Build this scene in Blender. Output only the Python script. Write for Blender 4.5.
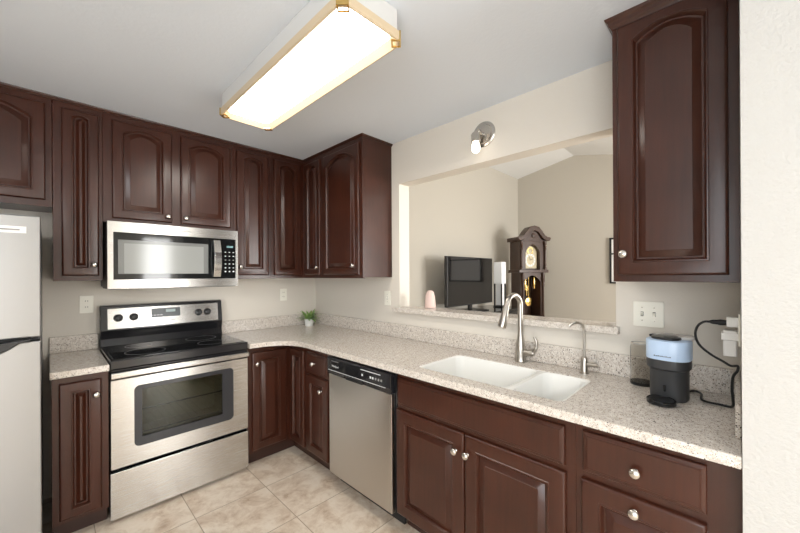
import bpy, bmesh, math, random
from mathutils import Vector, Matrix
R = math.radians
sc = bpy.context.scene
for o in list(bpy.data.objects): bpy.data.objects.remove(o)
col = sc.collection

# ------------------------------------------------------------------ camera
YAW, PIT, ROL, FPX = .80173, .00036, -.00545, 344.04
Fv = Vector((math.sin(YAW), math.cos(YAW), 0)); Rv = Vector((math.cos(YAW), -math.sin(YAW), 0)); Zv = Vector((0, 0, 1))
F2 = Fv*math.cos(PIT) + Zv*math.sin(PIT); U2 = Zv*math.cos(PIT) - Fv*math.sin(PIT)
X = Rv*math.cos(ROL) + U2*math.sin(ROL); Y = U2*math.cos(ROL) - Rv*math.sin(ROL)
cam = bpy.data.objects.new('camera', bpy.data.cameras.new('camera')); col.objects.link(cam)
M = Matrix((X, Y, -F2)).transposed().to_4x4(); M.translation = Vector((-1.9179, -3.1476, 1.4062))
cam.matrix_world = M
cam.data.sensor_width = 36; cam.data.lens = FPX/800*36
cam.data.shift_x = -.00598; cam.data.shift_y = .00963; cam.data.clip_start = .02
sc.camera = cam

# ------------------------------------------------------------------ world, light, exposure
sc.view_settings.view_transform = 'Standard'; sc.view_settings.look = 'None'
sc.view_settings.gamma = 1; sc.view_settings.use_curve_mapping = False
sc.view_settings.exposure = 0.35
w = bpy.data.worlds.new('world'); sc.world = w; w.use_nodes = True
wn = w.node_tree.nodes; wn['Background'].inputs[0].default_value = (.85, .93, 1, 1); wn['Background'].inputs[1].default_value = 2.5

def area(name, loc, rot, sx, sy, power, color):
    l = bpy.data.lights.new(name, 'AREA'); l.shape = 'RECTANGLE'; l.size = sx; l.size_y = sy; l.energy = power; l.color = color
    o = bpy.data.objects.new(name, l); col.objects.link(o); o.location = loc; o.rotation_euler = rot
    return o
# daylight lamps just outside their own glass, plus fill added on the dining side
area('daylight_glazed_door', (-.37, -6.34, 1.15), (R(90), 0, 0), .48, 2.1, 42, (1, .97, .93))
area('guessed_dining_daylight', (-4.44, -4.2, 1.35), (0, R(-90), 0), 1.9, 2.4, 52, (.97, .98, 1))  # guessed daylight from an unseen window, added to light the right wall
area('added_dining_fill', (-3.1, -5.2, 2.40), (0, 0, 0), 1.3, .9, 70, (1, .96, .90))  # unseen overhead fill with no fixture, added to brighten the back wall
area('added_front_fill', (-3.3, -6.34, 1.5), (R(90), 0, 0), 1.3, 1.4, 14, (1, .98, .95))  # added frontal fill for the back wall, outside an invented window
area('daylight_living_window', (1.7, -5.44, 1.6), (R(90), 0, 0), 2.0, 1.5, 145, (1, .97, .93))

# ------------------------------------------------------------------ helpers
def tag(o, label=None, cat=None, group=None, kind=None):
    if label: o['label'] = label
    if cat: o['category'] = cat
    if group: o['group'] = group
    if kind: o['kind'] = kind
    return o
def thing(name, label, cat, loc=(0, 0, 0), rz=0, group=None):
    o = bpy.data.objects.new(name, None); col.objects.link(o); o.empty_display_size = .1
    o.location = loc; o.rotation_euler = (0, 0, rz)
    return tag(o, label, cat, group)
class MB:
    def __init__(s): s.bm = bmesh.new()
    def face(s, vs): 
        try: return s.bm.faces.new(vs)
        except ValueError: return None
    def box(s, x0, x1, y0, y1, z0, z1):
        v = [s.bm.verts.new(p) for p in ((x0,y0,z0),(x1,y0,z0),(x1,y1,z0),(x0,y1,z0),(x0,y0,z1),(x1,y0,z1),(x1,y1,z1),(x0,y1,z1))]
        for q in ((0,3,2,1),(4,5,6,7),(0,1,5,4),(1,2,6,5),(2,3,7,6),(3,0,4,7)): s.face([v[i] for i in q])
        return s
    def loops(s, ls, cap0=True, cap1=True, closed=False):
        """bridge a list of equal-length closed 3D loops"""
        V = [[s.bm.verts.new(p) for p in l] for l in ls]
        n = len(V[0])
        rng = range(len(V) if closed else len(V)-1)
        for i in rng:
            a, b = V[i], V[(i+1) % len(V)]
            for k in range(n):
                s.face([a[k], a[(k+1) % n], b[(k+1) % n], b[k]])
        if not closed:
            if cap0: s.face(list(reversed(V[0])))
            if cap1: s.face(V[-1])
        return s
    def lathe(s, prof, n=24, c=(0, 0, 0), axis='z', cap=True):
        ls = []
        for r, h in prof:
            l = []
            for k in range(n):
                a = 2*math.pi*k/n; u, v = r*math.cos(a), r*math.sin(a)
                p = (u, v, h) if axis == 'z' else ((u, -h, v) if axis == 'y' else (-h, u, v))
                l.append((c[0]+p[0], c[1]+p[1], c[2]+p[2]))
            ls.append(l)
        return s.loops(ls, cap, cap)
    def tube(s, pts, r, n=10, cap=True):
        pts = [Vector(p) for p in pts]; rs = r if isinstance(r, (list, tuple)) else [r]*len(pts)
        ls = []; up = None
        for i, p in enumerate(pts):
            t = (pts[min(i+1, len(pts)-1)] - pts[max(i-1, 0)]).normalized()
            if up is None:
                up = t.orthogonal().normalized()
            up = (up - t*up.dot(t)).normalized(); b = t.cross(up)
            ls.append([p + (up*math.cos(2*math.pi*k/n) + b*math.sin(2*math.pi*k/n))*rs[i] for k in range(n)])
        return s.loops(ls, cap, cap)
    def prism(s, outline, z0, z1, plane='xy'):
        def P(a, b, c): return (a, b, c) if plane == 'xy' else ((a, c, b) if plane == 'xz' else (c, a, b))
        return s.loops([[P(a, b, z0) for a, b in outline], [P(a, b, z1) for a, b in outline]])
    def build(s, name, mat, parent=None, bevel=0, smooth=False, seg=2, loc=None, rot=None):
        bmesh.ops.recalc_face_normals(s.bm, faces=s.bm.faces)
        me = bpy.data.meshes.new(name); s.bm.to_mesh(me); s.bm.free()
        me.materials.append(mat)
        if smooth:
            for p in me.polygons: p.use_smooth = True
            try: me.set_sharp_from_angle(angle=R(38))
            except Exception: pass
        o = bpy.data.objects.new(name, me); col.objects.link(o)
        if parent: o.parent = parent
        if loc: o.location = loc
        if rot: o.rotation_euler = rot
        if bevel:
            b = o.modifiers.new('bevel', 'BEVEL'); b.width = bevel; b.segments = seg; b.limit_method = 'ANGLE'; b.angle_limit = R(40)
            b.harden_normals = False
        return o
def box(name, m, b, parent=None, bevel=0): return MB().box(*b).build(name, m, parent, bevel)
def rrect(x0, x1, y0, y1, r, n=6):
    out = []
    for cx, cy, a0 in ((x1-r, y1-r, 0), (x0+r, y1-r, 90), (x0+r, y0+r, 180), (x1-r, y0+r, 270)):
        for k in range(n+1):
            a = R(a0 + 90*k/n); out.append((cx + r*math.cos(a), cy + r*math.sin(a)))
    return out
def smooth_path(pts, n=8):
    P = [Vector(p) for p in pts]; P = [P[0]*2-P[1]] + P + [P[-1]*2-P[-2]]; out = []
    for i in range(1, len(P)-2):
        for k in range(n):
            t = k/n; a, b, c, d = P[i-1], P[i], P[i+1], P[i+2]
            out.append(.5*((2*b) + (c-a)*t + (2*a-5*b+4*c-d)*t*t + (3*b-a-3*c+d)*t**3))
    out.append(P[-2]); return out
def text(name, body, size, m, parent, loc, rot=(R(90), 0, 0), align='CENTER'):
    c = bpy.data.curves.new(name, 'FONT'); c.body = body; c.size = size; c.extrude = .0003; c.align_x = align; c.align_y = 'CENTER'
    t = bpy.data.objects.new(name, c); col.objects.link(t)
    bpy.context.view_layer.update()
    me = bpy.data.meshes.new_from_object(t.evaluated_get(bpy.context.evaluated_depsgraph_get()))
    bpy.data.objects.remove(t)
    o = bpy.data.objects.new(name, me); me.materials.clear(); me.materials.append(m); col.objects.link(o)
    o.parent = parent; o.location = loc; o.rotation_euler = rot
    return o

# ------------------------------------------------------------------ materials
def mat(name, color, rough=.5, metal=0, **kw):
    m = bpy.data.materials.new(name); m.use_nodes = True; b = m.node_tree.nodes['Principled BSDF']
    b.inputs['Base Color'].default_value = (*color, 1); b.inputs['Roughness'].default_value = rough; b.inputs['Metallic'].default_value = metal
    for k, v in kw.items():
        b.inputs[k.replace('_', ' ')].default_value = v
    return m
def nodes(m): return m.node_tree.nodes, m.node_tree.links, m.node_tree.nodes['Principled BSDF']
def add_noise_bump(m, scale, strength, dist=.002, detail=3, coord='Object'):
    n, l, b = nodes(m); tc = n.new('ShaderNodeTexCoord'); t = n.new('ShaderNodeTexNoise'); t.inputs['Scale'].default_value = scale; t.inputs['Detail'].default_value = detail
    bp = n.new('ShaderNodeBump'); bp.inputs['Strength'].default_value = strength; bp.inputs['Distance'].default_value = dist
    l.new(tc.outputs[coord], t.inputs['Vector']); l.new(t.outputs['Fac'], bp.inputs['Height']); l.new(bp.outputs['Normal'], b.inputs['Normal'])
def ramp(n, stops):
    r = n.new('ShaderNodeValToRGB'); e = r.color_ramp.elements
    while len(e) < len(stops): e.new(.5)
    for i, (p, c) in enumerate(stops): e[i].position = p; e[i].color = (*c, 1)
    return r
def wood(name, c0, c1, rough=.28):
    m = mat(name, c0, rough); n, l, b = nodes(m)
    b.inputs['Coat Weight'].default_value = .12; b.inputs['Specular IOR Level'].default_value = .42; b.inputs['Coat Roughness'].default_value = .22
    tc = n.new('ShaderNodeTexCoord'); mp = n.new('ShaderNodeMapping'); mp.inputs['Scale'].default_value = (1, 1, .06)
    t = n.new('ShaderNodeTexNoise'); t.inputs['Scale'].default_value = 70; t.inputs['Detail'].default_value = 5; t.inputs['Roughness'].default_value = .6
    t2 = n.new('ShaderNodeTexNoise'); t2.inputs['Scale'].default_value = 5; t2.inputs['Detail'].default_value = 2
    mx = n.new('ShaderNodeMath'); mx.operation = 'ADD'; mh = n.new('ShaderNodeMath'); mh.operation = 'MULTIPLY'; mh.inputs[1].default_value = .5
    r = ramp(n, [(.35, c0), (.65, c1)])
    l.new(tc.outputs['Object'], mp.inputs['Vector']); l.new(mp.outputs[0], t.inputs['Vector']); l.new(tc.outputs['Object'], t2.inputs['Vector'])
    l.new(t.outputs['Fac'], mx.inputs[0]); l.new(t2.outputs['Fac'], mx.inputs[1]); l.new(mx.outputs[0], mh.inputs[0]); l.new(mh.outputs[0], r.inputs[0]); l.new(r.outputs[0], b.inputs['Base Color'])
    return m
M_wood = wood('cherry_stained_wood', (.034, .0093, .0046), (.057, .0160, .0080))
M_woodin = mat('cabinet_underside', (.075, .036, .020), .5)
M_toe = wood('toe_kick_wood', (.03, .012, .008), (.04, .016, .011), .5)
M_clock = wood('walnut_clock_wood', (.034, .015, .008), (.062, .028, .015), .35)
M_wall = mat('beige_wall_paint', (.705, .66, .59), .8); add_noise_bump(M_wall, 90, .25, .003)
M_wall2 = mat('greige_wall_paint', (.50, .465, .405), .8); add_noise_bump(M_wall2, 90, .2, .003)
M_wallend = mat('cream_textured_paint', (.51, .50, .478), .8); add_noise_bump(M_wallend, 110, .6, .004)
M_ceil = mat('white_ceiling_paint', (.745, .80, .87), .9); add_noise_bump(M_ceil, 60, .25, .003)
M_vault = mat('vault_ceiling_paint', (.74, .74, .73), .9)
M_knob = mat('satin_nickel', (.60, .57, .53), .22, 1)
M_nickel = mat('brushed_nickel', (.46, .43, .39), .28, 1)
M_black = mat('black_plastic', (.012, .012, .013), .35)
M_gloss = mat('black_glass', (.008, .009, .010), .06)
M_enamel = mat('black_enamel', (.012, .012, .014), .15)
M_rubber = mat('matte_black_rubber', (.015, .015, .016), .55)
M_white = mat('white_plastic', (.82, .82, .80), .35)
M_plate = mat('ivory_switch_plastic', (.86, .84, .75), .35)
M_slot = mat('dark_slot', (.06, .05, .04), .6)
M_sink = mat('white_composite', (.88, .88, .85), .22)
M_mark = mat('pale_print', (.75, .76, .78), .5)
M_darkmark = mat('dark_print', (.05, .05, .06), .5)
M_greymark = mat('grey_print', (.28, .27, .26), .5)
M_brass = mat('polished_brass', (.72, .50, .18), .22, 1)
M_steel_edge = mat('chrome_trim', (.75, .74, .72), .15, 1)
def steel(name, color, axis_scale, rough=.27):
    m = mat(name, color, rough, 1); n, l, b = nodes(m)
    tc = n.new('ShaderNodeTexCoord'); mp = n.new('ShaderNodeMapping'); mp.inputs['Scale'].default_value = axis_scale
    t = n.new('ShaderNodeTexNoise'); t.inputs['Scale'].default_value = 120; t.inputs['Detail'].default_value = 4
    b.inputs['Anisotropic'].default_value = .8; tv = n.new('ShaderNodeCombineXYZ'); tv.inputs[2].default_value = 1; l.new(tv.outputs[0], b.inputs['Tangent'])
    r = n.new('ShaderNodeMapRange'); r.inputs['To Min'].default_value = rough-.015; r.inputs['To Max'].default_value = rough+.015
    bp = n.new('ShaderNodeBump'); bp.inputs['Strength'].default_value = .012; bp.inputs['Distance'].default_value = .0004
    l.new(tc.outputs['Object'], mp.inputs['Vector']); l.new(mp.outputs[0], t.inputs['Vector']); l.new(t.outputs['Fac'], r.inputs['Value']); l.new(r.outputs[0], b.inputs['Roughness'])
    return m
M_steel = steel('brushed_stainless', (.56, .545, .52), (.05, 1, 8))
M_steelv = steel('brushed_stainless_vertical', (.56, .535, .50), (8, 8, .05), .3)
M_fridge = steel('fridge_stainless', (.38, .385, .39), (.05, 1, 8), .36)
# quartz worktop
def quartz():
    m = mat('speckled_quartz', (.5, .45, .4), .2); n, l, b = nodes(m)
    tc = n.new('ShaderNodeTexCoord')
    base = n.new('ShaderNodeTexNoise'); base.inputs['Scale'].default_value = 55; base.inputs['Detail'].default_value = 4; base.inputs['Roughness'].default_value = .7
    rb = ramp(n, [(.32, (.50, .445, .39)), (.5, (.64, .585, .525)), (.68, (.75, .71, .66))])
    l.new(tc.outputs['Object'], base.inputs['Vector']); l.new(base.outputs['Fac'], rb.inputs[0])
    cur = rb.outputs[0]
    for scale, thr, c, seed in ((250, .15, (.20, .155, .13), 0), (190, .085, (.05, .04, .037), 5), (330, .22, (.80, .76, .70), 9), (280, .10, (.30, .21, .14), 13)):
        mp = n.new('ShaderNodeMapping'); mp.inputs['Location'].default_value = (seed, seed*.7, seed*.3)
        v = n.new('ShaderNodeTexVoronoi'); v.inputs['Scale'].default_value = scale; v.inputs['Randomness'].default_value = 1
        sep = n.new('ShaderNodeSeparateColor'); lt = n.new('ShaderNodeMath'); lt.operation = 'LESS_THAN'; lt.inputs[1].default_value = thr
        d = n.new('ShaderNodeMath'); d.operation = 'LESS_THAN'; d.inputs[1].default_value = .42
        mu = n.new('ShaderNodeMath'); mu.operation = 'MULTIPLY'
        mix = n.new('ShaderNodeMix'); mix.data_type = 'RGBA'; mix.inputs['B'].default_value = (*c, 1)
        l.new(tc.outputs['Object'], mp.inputs['Vector']); l.new(mp.outputs[0], v.inputs['Vector']); l.new(v.outputs['Color'], sep.inputs[0]); l.new(sep.outputs[0], lt.inputs[0])
        l.new(v.outputs['Distance'], d.inputs[0]); l.new(lt.outputs[0], mu.inputs[0]); l.new(d.outputs[0], mu.inputs[1]); l.new(mu.outputs[0], mix.inputs['Factor'])
        l.new(cur, mix.inputs['A']); cur = mix.outputs['Result']
    l.new(cur, b.inputs['Base Color'])
    return m
M_quartz = quartz()
def tiles():
    m = mat('travertine_look_tile', (.6, .5, .4), .38); n, l, b = nodes(m)
    tc = n.new('ShaderNodeTexCoord'); mp = n.new('ShaderNodeMapping'); mp.inputs['Location'].default_value = (.923, 1.30, 0)
    br = n.new('ShaderNodeTexBrick'); br.offset = 0; br.inputs['Scale'].default_value = 1; br.inputs['Brick Width'].default_value = .412; br.inputs['Row Height'].default_value = .412
    br.inputs['Mortar Size'].default_value = .0028; br.inputs['Mortar Smooth'].default_value = .3; br.inputs['Color1'].default_value = (0, 0, 0, 1); br.inputs['Color2'].default_value = (1, 1, 1, 1); br.inputs['Bias'].default_value = 0
    a = n.new('ShaderNodeTexNoise'); a.inputs['Scale'].default_value = 8; a.inputs['Detail'].default_value = 10; a.inputs['Roughness'].default_value = .72; a.inputs['Distortion'].default_value = .4
    off = n.new('ShaderNodeVectorMath'); off.operation = 'MULTIPLY_ADD'; off.inputs[1].default_value = (7, 7, 7)
    ra = ramp(n, [(.30, (.40, .285, .20)), (.42, (.58, .46, .35)), (.55, (.72, .62, .51)), (.75, (.78, .70, .61))])
    mix = n.new('ShaderNodeMix'); mix.data_type = 'RGBA'; mix.inputs['B'].default_value = (.36, .28, .2, 1)
    bp = n.new('ShaderNodeBump'); bp.inputs['Strength'].default_value = .4; bp.inputs['Distance'].default_value = .002; bp.invert = True
    l.new(tc.outputs['Object'], mp.inputs['Vector']); l.new(mp.outputs[0], br.inputs['Vector'])
    l.new(br.outputs['Color'], off.inputs[0]); l.new(tc.outputs['Object'], off.inputs[2]); l.new(off.outputs[0], a.inputs['Vector'])
    l.new(a.outputs['Fac'], ra.inputs[0]); l.new(ra.outputs[0], mix.inputs['A']); l.new(br.outputs['Fac'], mix.inputs['Factor']); l.new(mix.outputs['Result'], b.inputs['Base Color'])
    l.new(br.outputs['Fac'], bp.inputs['Height']); l.new(bp.outputs['Normal'], b.inputs['Normal'])
    return m
M_tile = tiles()
def glass(name, tint=(1, 1, 1), rough=0, mixf=.85):
    m = bpy.data.materials.new(name); m.use_nodes = True; n = m.node_tree.nodes; l = m.node_tree.links; n.clear()
    o = n.new('ShaderNodeOutputMaterial'); t = n.new('ShaderNodeBsdfTransparent'); t.inputs[0].default_value = (*tint, 1)
    g = n.new('ShaderNodeBsdfGlossy'); g.inputs['Roughness'].default_value = rough; mx = n.new('ShaderNodeMixShader'); lw_ = n.new('ShaderNodeLayerWeight'); lw_.inputs[0].default_value = 1-mixf; l.new(lw_.outputs['Fresnel'], mx.inputs[0])
    l.new(t.outputs[0], mx.inputs[1]); l.new(g.outputs[0], mx.inputs[2]); l.new(mx.outputs[0], o.inputs[0]); return m
M_glass = glass('clear_glass', (.985, .99, .99), .02, .97)
M_oven = glass('oven_glass', (.62, .64, .58), .03, .65)
M_mwglass = glass('microwave_glass', (.5, .5, .5), .04, .62)
def emit(name, c, s):
    m = mat(name, c, .5); _, _, b = nodes(m); b.inputs['Emission Color'].default_value = (*c, 1); b.inputs['Emission Strength'].default_value = s; return m
M_diff = emit('lit_diffuser', (1, .945, .865), 11.5)
M_bulb = emit('lit_bulb', (1, .92, .80), 3.5)
M_cloth = mat('white_lamp_shade', (.80, .82, .84), .7)

# ------------------------------------------------------------------ setting
def struct(name, mb, m): return tag(mb.build(name, m), kind='structure')
H = 2.45
struct('floor', MB().box(-4.3, 3.7, -6.3, .1, -.05, 0), M_tile)
struct('ceiling', MB().box(-4.3, .0, -6.3, .1, H, H+.06), M_ceil)
struct('wall_back', MB().box(-4.2, .112, 0, .1, 0, H), M_wall)
struct('wall_alcove', MB().box(-3.0, -2.9, -.95, 0, 0, H), M_wall)
# wall on the right: pass-through opening y -1.234..-2.721, z 1.115..2.117
OY0, OY1, OZ0, OZ1 = -1.234, -2.721, 1.113, 2.117
mb = MB(); bm = mb.bm
def wallholes(mb, x0, x1, y0, y1, z0, z1, oy0, oy1, oz0, oz1):
    O = [(y0, z0), (y1, z0), (y1, z1), (y0, z1)]; I = [(oy0, oz0), (oy1, oz0), (oy1, oz1), (oy0, oz1)]
    mb.loops([[(x0, a, b) for a, b in O], [(x0, a, b) for a, b in I], [(x1, a, b) for a, b in I], [(x1, a, b) for a, b in O]], closed=True)
wallholes(mb, 0, .112, 0, -6.2, 0, 3.35, OY0, OY1, OZ0, OZ1)
struct('wall_right', mb, M_wall)
struct('wall_stub', MB().box(-.636, -.0005, -3.45, -3.1547, 0, H), M_wallend)
mb = MB()
O = [(-2.0, 0), (.0, 0), (.0, H), (-2.0, H)]; I = [(-.63, .08), (-.11, .08), (-.11, 2.2), (-.63, 2.2)]
for O, I in ((O, I), ([(-4.2, 0), (-2.0, 0), (-2.0, H), (-4.2, H)], [(-3.95, .8), (-2.65, .8), (-2.65, 2.2), (-3.95, 2.2)])):
    mb.loops([[(a, -6.2, b) for a, b in O], [(a, -6.2, b) for a, b in I], [(a, -6.3, b) for a, b in I], [(a, -6.3, b) for a, b in O]], closed=True)
struct('wall_front', mb, M_wall)
mb = MB(); wallholes(mb, -4.3, -4.2, .1, -6.2, 0, H, -3.0, -5.4, .4, 2.3); struct('wall_left', mb, M_wall)
def window(name, axis, a0, a1, z0, z1, p, nb):
    fr = MB(); t = .03
    def bx(u0, u1, w0, w1, d=.03):
        if axis == 'x': fr.box(u0, u1, p-d/2, p+d/2, w0, w1)
        else: fr.box(p-d/2, p+d/2, u0, u1, w0, w1)
    bx(a0, a1, z0, z0+t); bx(a0, a1, z1-t, z1); bx(a0, a0+t, z0, z1); bx(a1-t, a1, z0, z1)
    for k in range(1, nb): u = a0+(a1-a0)*k/nb; bx(u-.02, u+.02, z0, z1)
    o = struct(name, fr, M_white)
    pn = MB().box(*((a0+.01, a1-.01, p-.003, p+.003, z0+.01, z1-.01) if axis == 'x' else (p-.003, p+.003, a0+.01, a1-.01, z0+.01, z1-.01))).build('pane', M_glass, o)
window('window_1', 'x', -.63, -.11, .08, 2.2, -6.25, 1)
window('guessed_window', 'y', -5.4, -3.0, .4, 2.3, -4.25, 2)  # unseen window, guessed as the opening for the left daylight
window('added_fill_window', 'x', -3.95, -2.65, .8, 2.2, -6.25, 2)  # unseen window, invented to let fill reach the back wall
# living room beyond the pass-through: gabled ceiling, ridge along x
XF, YL = 3.6, -.48
RY, RZ, SZ, EZ = -1.38, 3.185, 3.005, 2.36
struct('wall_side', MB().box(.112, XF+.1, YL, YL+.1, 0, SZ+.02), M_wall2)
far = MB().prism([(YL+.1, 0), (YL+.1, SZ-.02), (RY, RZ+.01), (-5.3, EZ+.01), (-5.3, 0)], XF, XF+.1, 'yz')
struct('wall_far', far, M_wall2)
mb = MB()
mb.prism([(YL+.1, SZ-.02), (RY, RZ), (-5.4, EZ-.02), (-5.4, EZ+.05), (RY, RZ+.08), (YL+.1, SZ+.06)], .1125, XF+.1, 'yz')
struct('ceiling_vaulted', mb, M_vault)
mb = MB()
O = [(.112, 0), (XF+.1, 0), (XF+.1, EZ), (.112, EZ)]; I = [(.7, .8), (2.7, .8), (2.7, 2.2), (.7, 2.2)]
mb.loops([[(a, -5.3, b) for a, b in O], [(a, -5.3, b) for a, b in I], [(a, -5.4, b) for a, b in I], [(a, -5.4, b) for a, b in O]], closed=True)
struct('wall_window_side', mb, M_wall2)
window('window_3', 'x', .7, 2.7, .8, 2.2, -5.35, 2)
struct('baseboard_far', MB().box(XF-.015, XF, -5.3, YL, 0, .1), M_white)

# ------------------------------------------------------------------ cabinet builders (local: x along width, front faces -y, z up)
def door_loops(w, h, prof, arch=0, n=12):
    """prof = list of (inset, depth, archfactor)"""
    ls = []
    for ins, d, af in prof:
        x0, x1, z0, zt = ins, w-ins, ins, h-ins + (.017 if af and arch else 0)
        rise = arch*af
        l = [(x0, -d, z0), (x1, -d, z0)]
        for k in range(n+1):
            t = k/n; x = x1+(x0-x1)*t
            l.append((x, -d, zt - rise*(2*t-1)**2 if rise else zt))
        ls.append(l)
    return ls
def make_door(parent, x, z, w, h, y, arch=True, knob=None, name='door', frame=.055, label=None):
    f = frame
    prof = [(0, 0, 0), (0, .012, 0), (.002, .0155, 0), (.007, .0185, 0), (.010, .019, 0), (f, .019, 1), (f+.002, .0218, 1), (f+.006, .0222, 1), (f+.010, .0165, 1), (f+.013, .0070, 1), (f+.019, .0065, 1),
            (f+.021, .0085, 1), (f+.042, .0165, 1), (f+.044, .0192, 1)]
    if w < .19: prof = [(a if a < f+.02 else f+.02+(a-f-.02)*.6, b, c) for a, b, c in prof]
    pw = w-2*f; rise = .165*pw if arch else 0
    mb = MB().loops(door_loops(w, h, prof, rise))
    d = mb.build(name, M_wood, parent, smooth=True, loc=(x, y, z))
    if label: d['label'] = label
    if knob: make_knob(d, knob[0]-x, -.019, knob[1]-z)
    return d
def make_drawer(parent, x, z, w, h, y, knob=None, name='drawer'):
    prof = [(0, 0, 0), (0, .010, 0), (.002, .013, 0), (.010, .0165, 0), (.013, .0165, 0), (.016, .019, 0)]
    d = MB().loops(door_loops(w, h, prof, 0, 2)).build(name, M_wood, parent, smooth=False, loc=(x, y, z))
    if knob: make_knob(d, knob[0]-x, -.019, knob[1]-z)
    return d
def make_knob(parent, x, y, z):
    pr = [(.0001, 0), (.0085, 0), (.0085, .002), (.0055, .005), (.005, .012), (.008, .015), (.0155, .018), (.0165, .021), (.015, .025), (.010, .0285), (.0001, .030)]
    MB().lathe([(a, b) for a, b in pr], 20, (0, 0, 0), 'y').build('knob', M_knob, parent, smooth=True, loc=(x, y, z))
def face_frame(parent, w, z0, z1, openings, t=.019, name='face_frame'):
    """frame front at y=0, stiles/rails = face sheet around the openings; built as boxes between openings (local x)"""
    mb = MB(); xs = [0]
    for (a, b, c, d) in openings: pass
    mb.box(0, w, 0, t, z0, z1)
    return mb.build(name, M_wood, parent, bevel=.001, seg=1)
def wall_cabinet(name, label, loc, rz, w, z0, z1, depth, doors, cat='cabinet', group=None):
    t = thing(name, label, cat, (loc[0], loc[1], 0), rz, group)
    MB().box(.0005, w-.0005, .0195, depth, z0+.006, z1).build('body', M_wood, t)
    face_frame(t, w, z0, z1, [])
    for (x, zz, dw, dh, kn) in doors:
        make_door(t, x, zz, dw, dh, -.0005, True, kn, frame=.047 if dw > .2 else .042)
    return t
YF = -.299   # face-frame plane of the wall cabinets
DEP = .2985
ZT = 2.432    # top of boxes, moulding above
# over the fridge (extends out of frame to the left)
wall_cabinet('wall_cabinet', 'dark cherry cabinet over the fridge, at far left, short arched door', (-2.885, YF, 0), 0, .98, 1.805, ZT, DEP,
             [(.025, 1.843, .453, .552, (.45, 1.885)), (.50, 1.843, .453, .552, (.53, 1.885))])
wall_cabinet('wall_cabinet', 'tall very narrow dark cherry wall cabinet between the fridge and the microwave', (-1.903, YF, 0), 0, .218, 1.378, ZT, DEP,
             [(.036, 1.408, .164, 0.987, (.176, 1.474))])
wall_cabinet('wall_cabinet', 'dark cherry wall cabinet with two short arched doors right above the microwave', (-1.684, YF, 0), 0, .772, 1.747, ZT, DEP,
             [(.044, 1.774, .320, .621, (.338, 1.812)), (.417, 1.774, .332, .621, (.445, 1.812))])
wall_cabinet('wall_cabinet', 'narrow dark cherry wall cabinet directly right of the microwave, knob at its lower left', (-.911, YF, 0), 0, .30, 1.378, ZT, DEP,
             [(.024, 1.406, .255, .989, (.045, 1.472))])
# corner unit, two doors at right angles
t = thing('corner_cabinet', 'dark cherry corner wall cabinet above the potted plant, two narrow doors meeting in the corner', 'cabinet', (0, 0, 0))
MB().prism([(-.6105, -.0005), (-.6105, YF+.0195), (YF+.0195, YF+.0195), (YF+.0195, -.6205), (-.0005, -.6205), (-.0005, -.0005)], 1.384, ZT).build('body', M_wood, t)
MB().prism([(-.6105, YF+.019), (-.6105, YF), (YF, YF), (YF, -.6205), (YF+.019, -.6205), (YF+.019, YF+.019)], 1.378, ZT).build('face_frame', M_wood, t)
make_door(t, -.583, 1.406, .252, .989, YF-.0005, True, None, frame=.045)
d = make_door(t, 0, 0, .240, .989, 0, True, None, frame=.045); d.rotation_euler = (0, 0, R(-90)); d.location = (YF-.0005, -.346, 1.406)
make_knob(d, .215, -.019, .065)
# cabinet at the end of the run on the right wall
t = wall_cabinet('wall_cabinet', 'dark cherry wall cabinet on the right wall beside the pass-through, its smooth side panel showing', (YF, -.622, 0), R(-90), .528, 1.378, ZT, DEP,
             [(.022, 1.406, .475, .989, (.44, 1.474))])
# crown of the L run
def sweep(mb, path, prof):
    """path: plan points with outward normals computed by mitre; prof: (out, z)"""
    n = len(path); ls = []
    for i, p in enumerate(path):
        p = Vector((*p, 0)); 
        def nrm(a, b): d = (Vector((*b, 0))-Vector((*a, 0))).normalized(); return Vector((d.y, -d.x, 0))
        if i == 0: m = nrm(path[0], path[1])
        elif i == n-1: m = nrm(path[-2], path[-1])
        else:
            a, b = nrm(path[i-1], path[i]), nrm(path[i], path[i+1]); m = (a+b)/(1+a.dot(b))
        ls.append([p + m*o + Vector((0, 0, z)) for o, z in prof])
    return mb.loops(ls)
CP = [(-.06, 2.4325), (.004, 2.4325), (.007, 2.437), (.014, 2.4405), (.016, 2.4495), (-.06, 2.4495)]
o = sweep(MB(), [(-2.90, YF), (YF, YF), (YF, -1.150), (-.001, -1.150)], CP).build('trim_1', M_wood); tag(o, kind='structure')
# right-hand cabinet
t = thing('wall_cabinet', 'tall dark cherry wall cabinet with one arched door hanging above the coffee maker', 'cabinet', (YF, -2.779, 0), R(-90))
MB().box(.0005, .3745, .0195, DEP, 1.378, 2.405).build('body', M_wood, t)
face_frame(t, .375, 1.372, 2.405, [])
make_door(t, .020, 1.398, .328, 1.0, -.0005, True, (.042, 1.482), frame=.050)
CP2 = [(-.05, 2.4055), (.002, 2.4055), (.004, 2.412), (.010, 2.420), (.013, 2.432), (.021, 2.440), (.024, 2.4495), (-.05, 2.4495)]
sweep(MB(), [(0, .29), (0, 0), (.375, 0)], CP2).build('crown_moulding', M_wood, t)

# ------------------------------------------------------------------ base cabinets
YB = -.589
def base_body(t, w, depth=.585, z1=.8765, toe=True):
    MB().box(.001, w-.001, .0195, depth, .1, z1).build('body', M_wood, t)
    MB().box(.001, w-.001, .07, .085, 0, .0995).build('toe_kick', M_toe, t)
    MB().box(0, w, 0, .019, .1, z1).build('face_frame', M_wood, t)
t = thing('base_cabinet', 'narrow dark cherry base cabinet between the fridge and the range', 'cabinet', (-1.912, YB, 0))
base_body(t, .224)
make_door(t, .026, .122, .168, .717, -.0005, False, (.172, .756), frame=.045)
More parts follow.
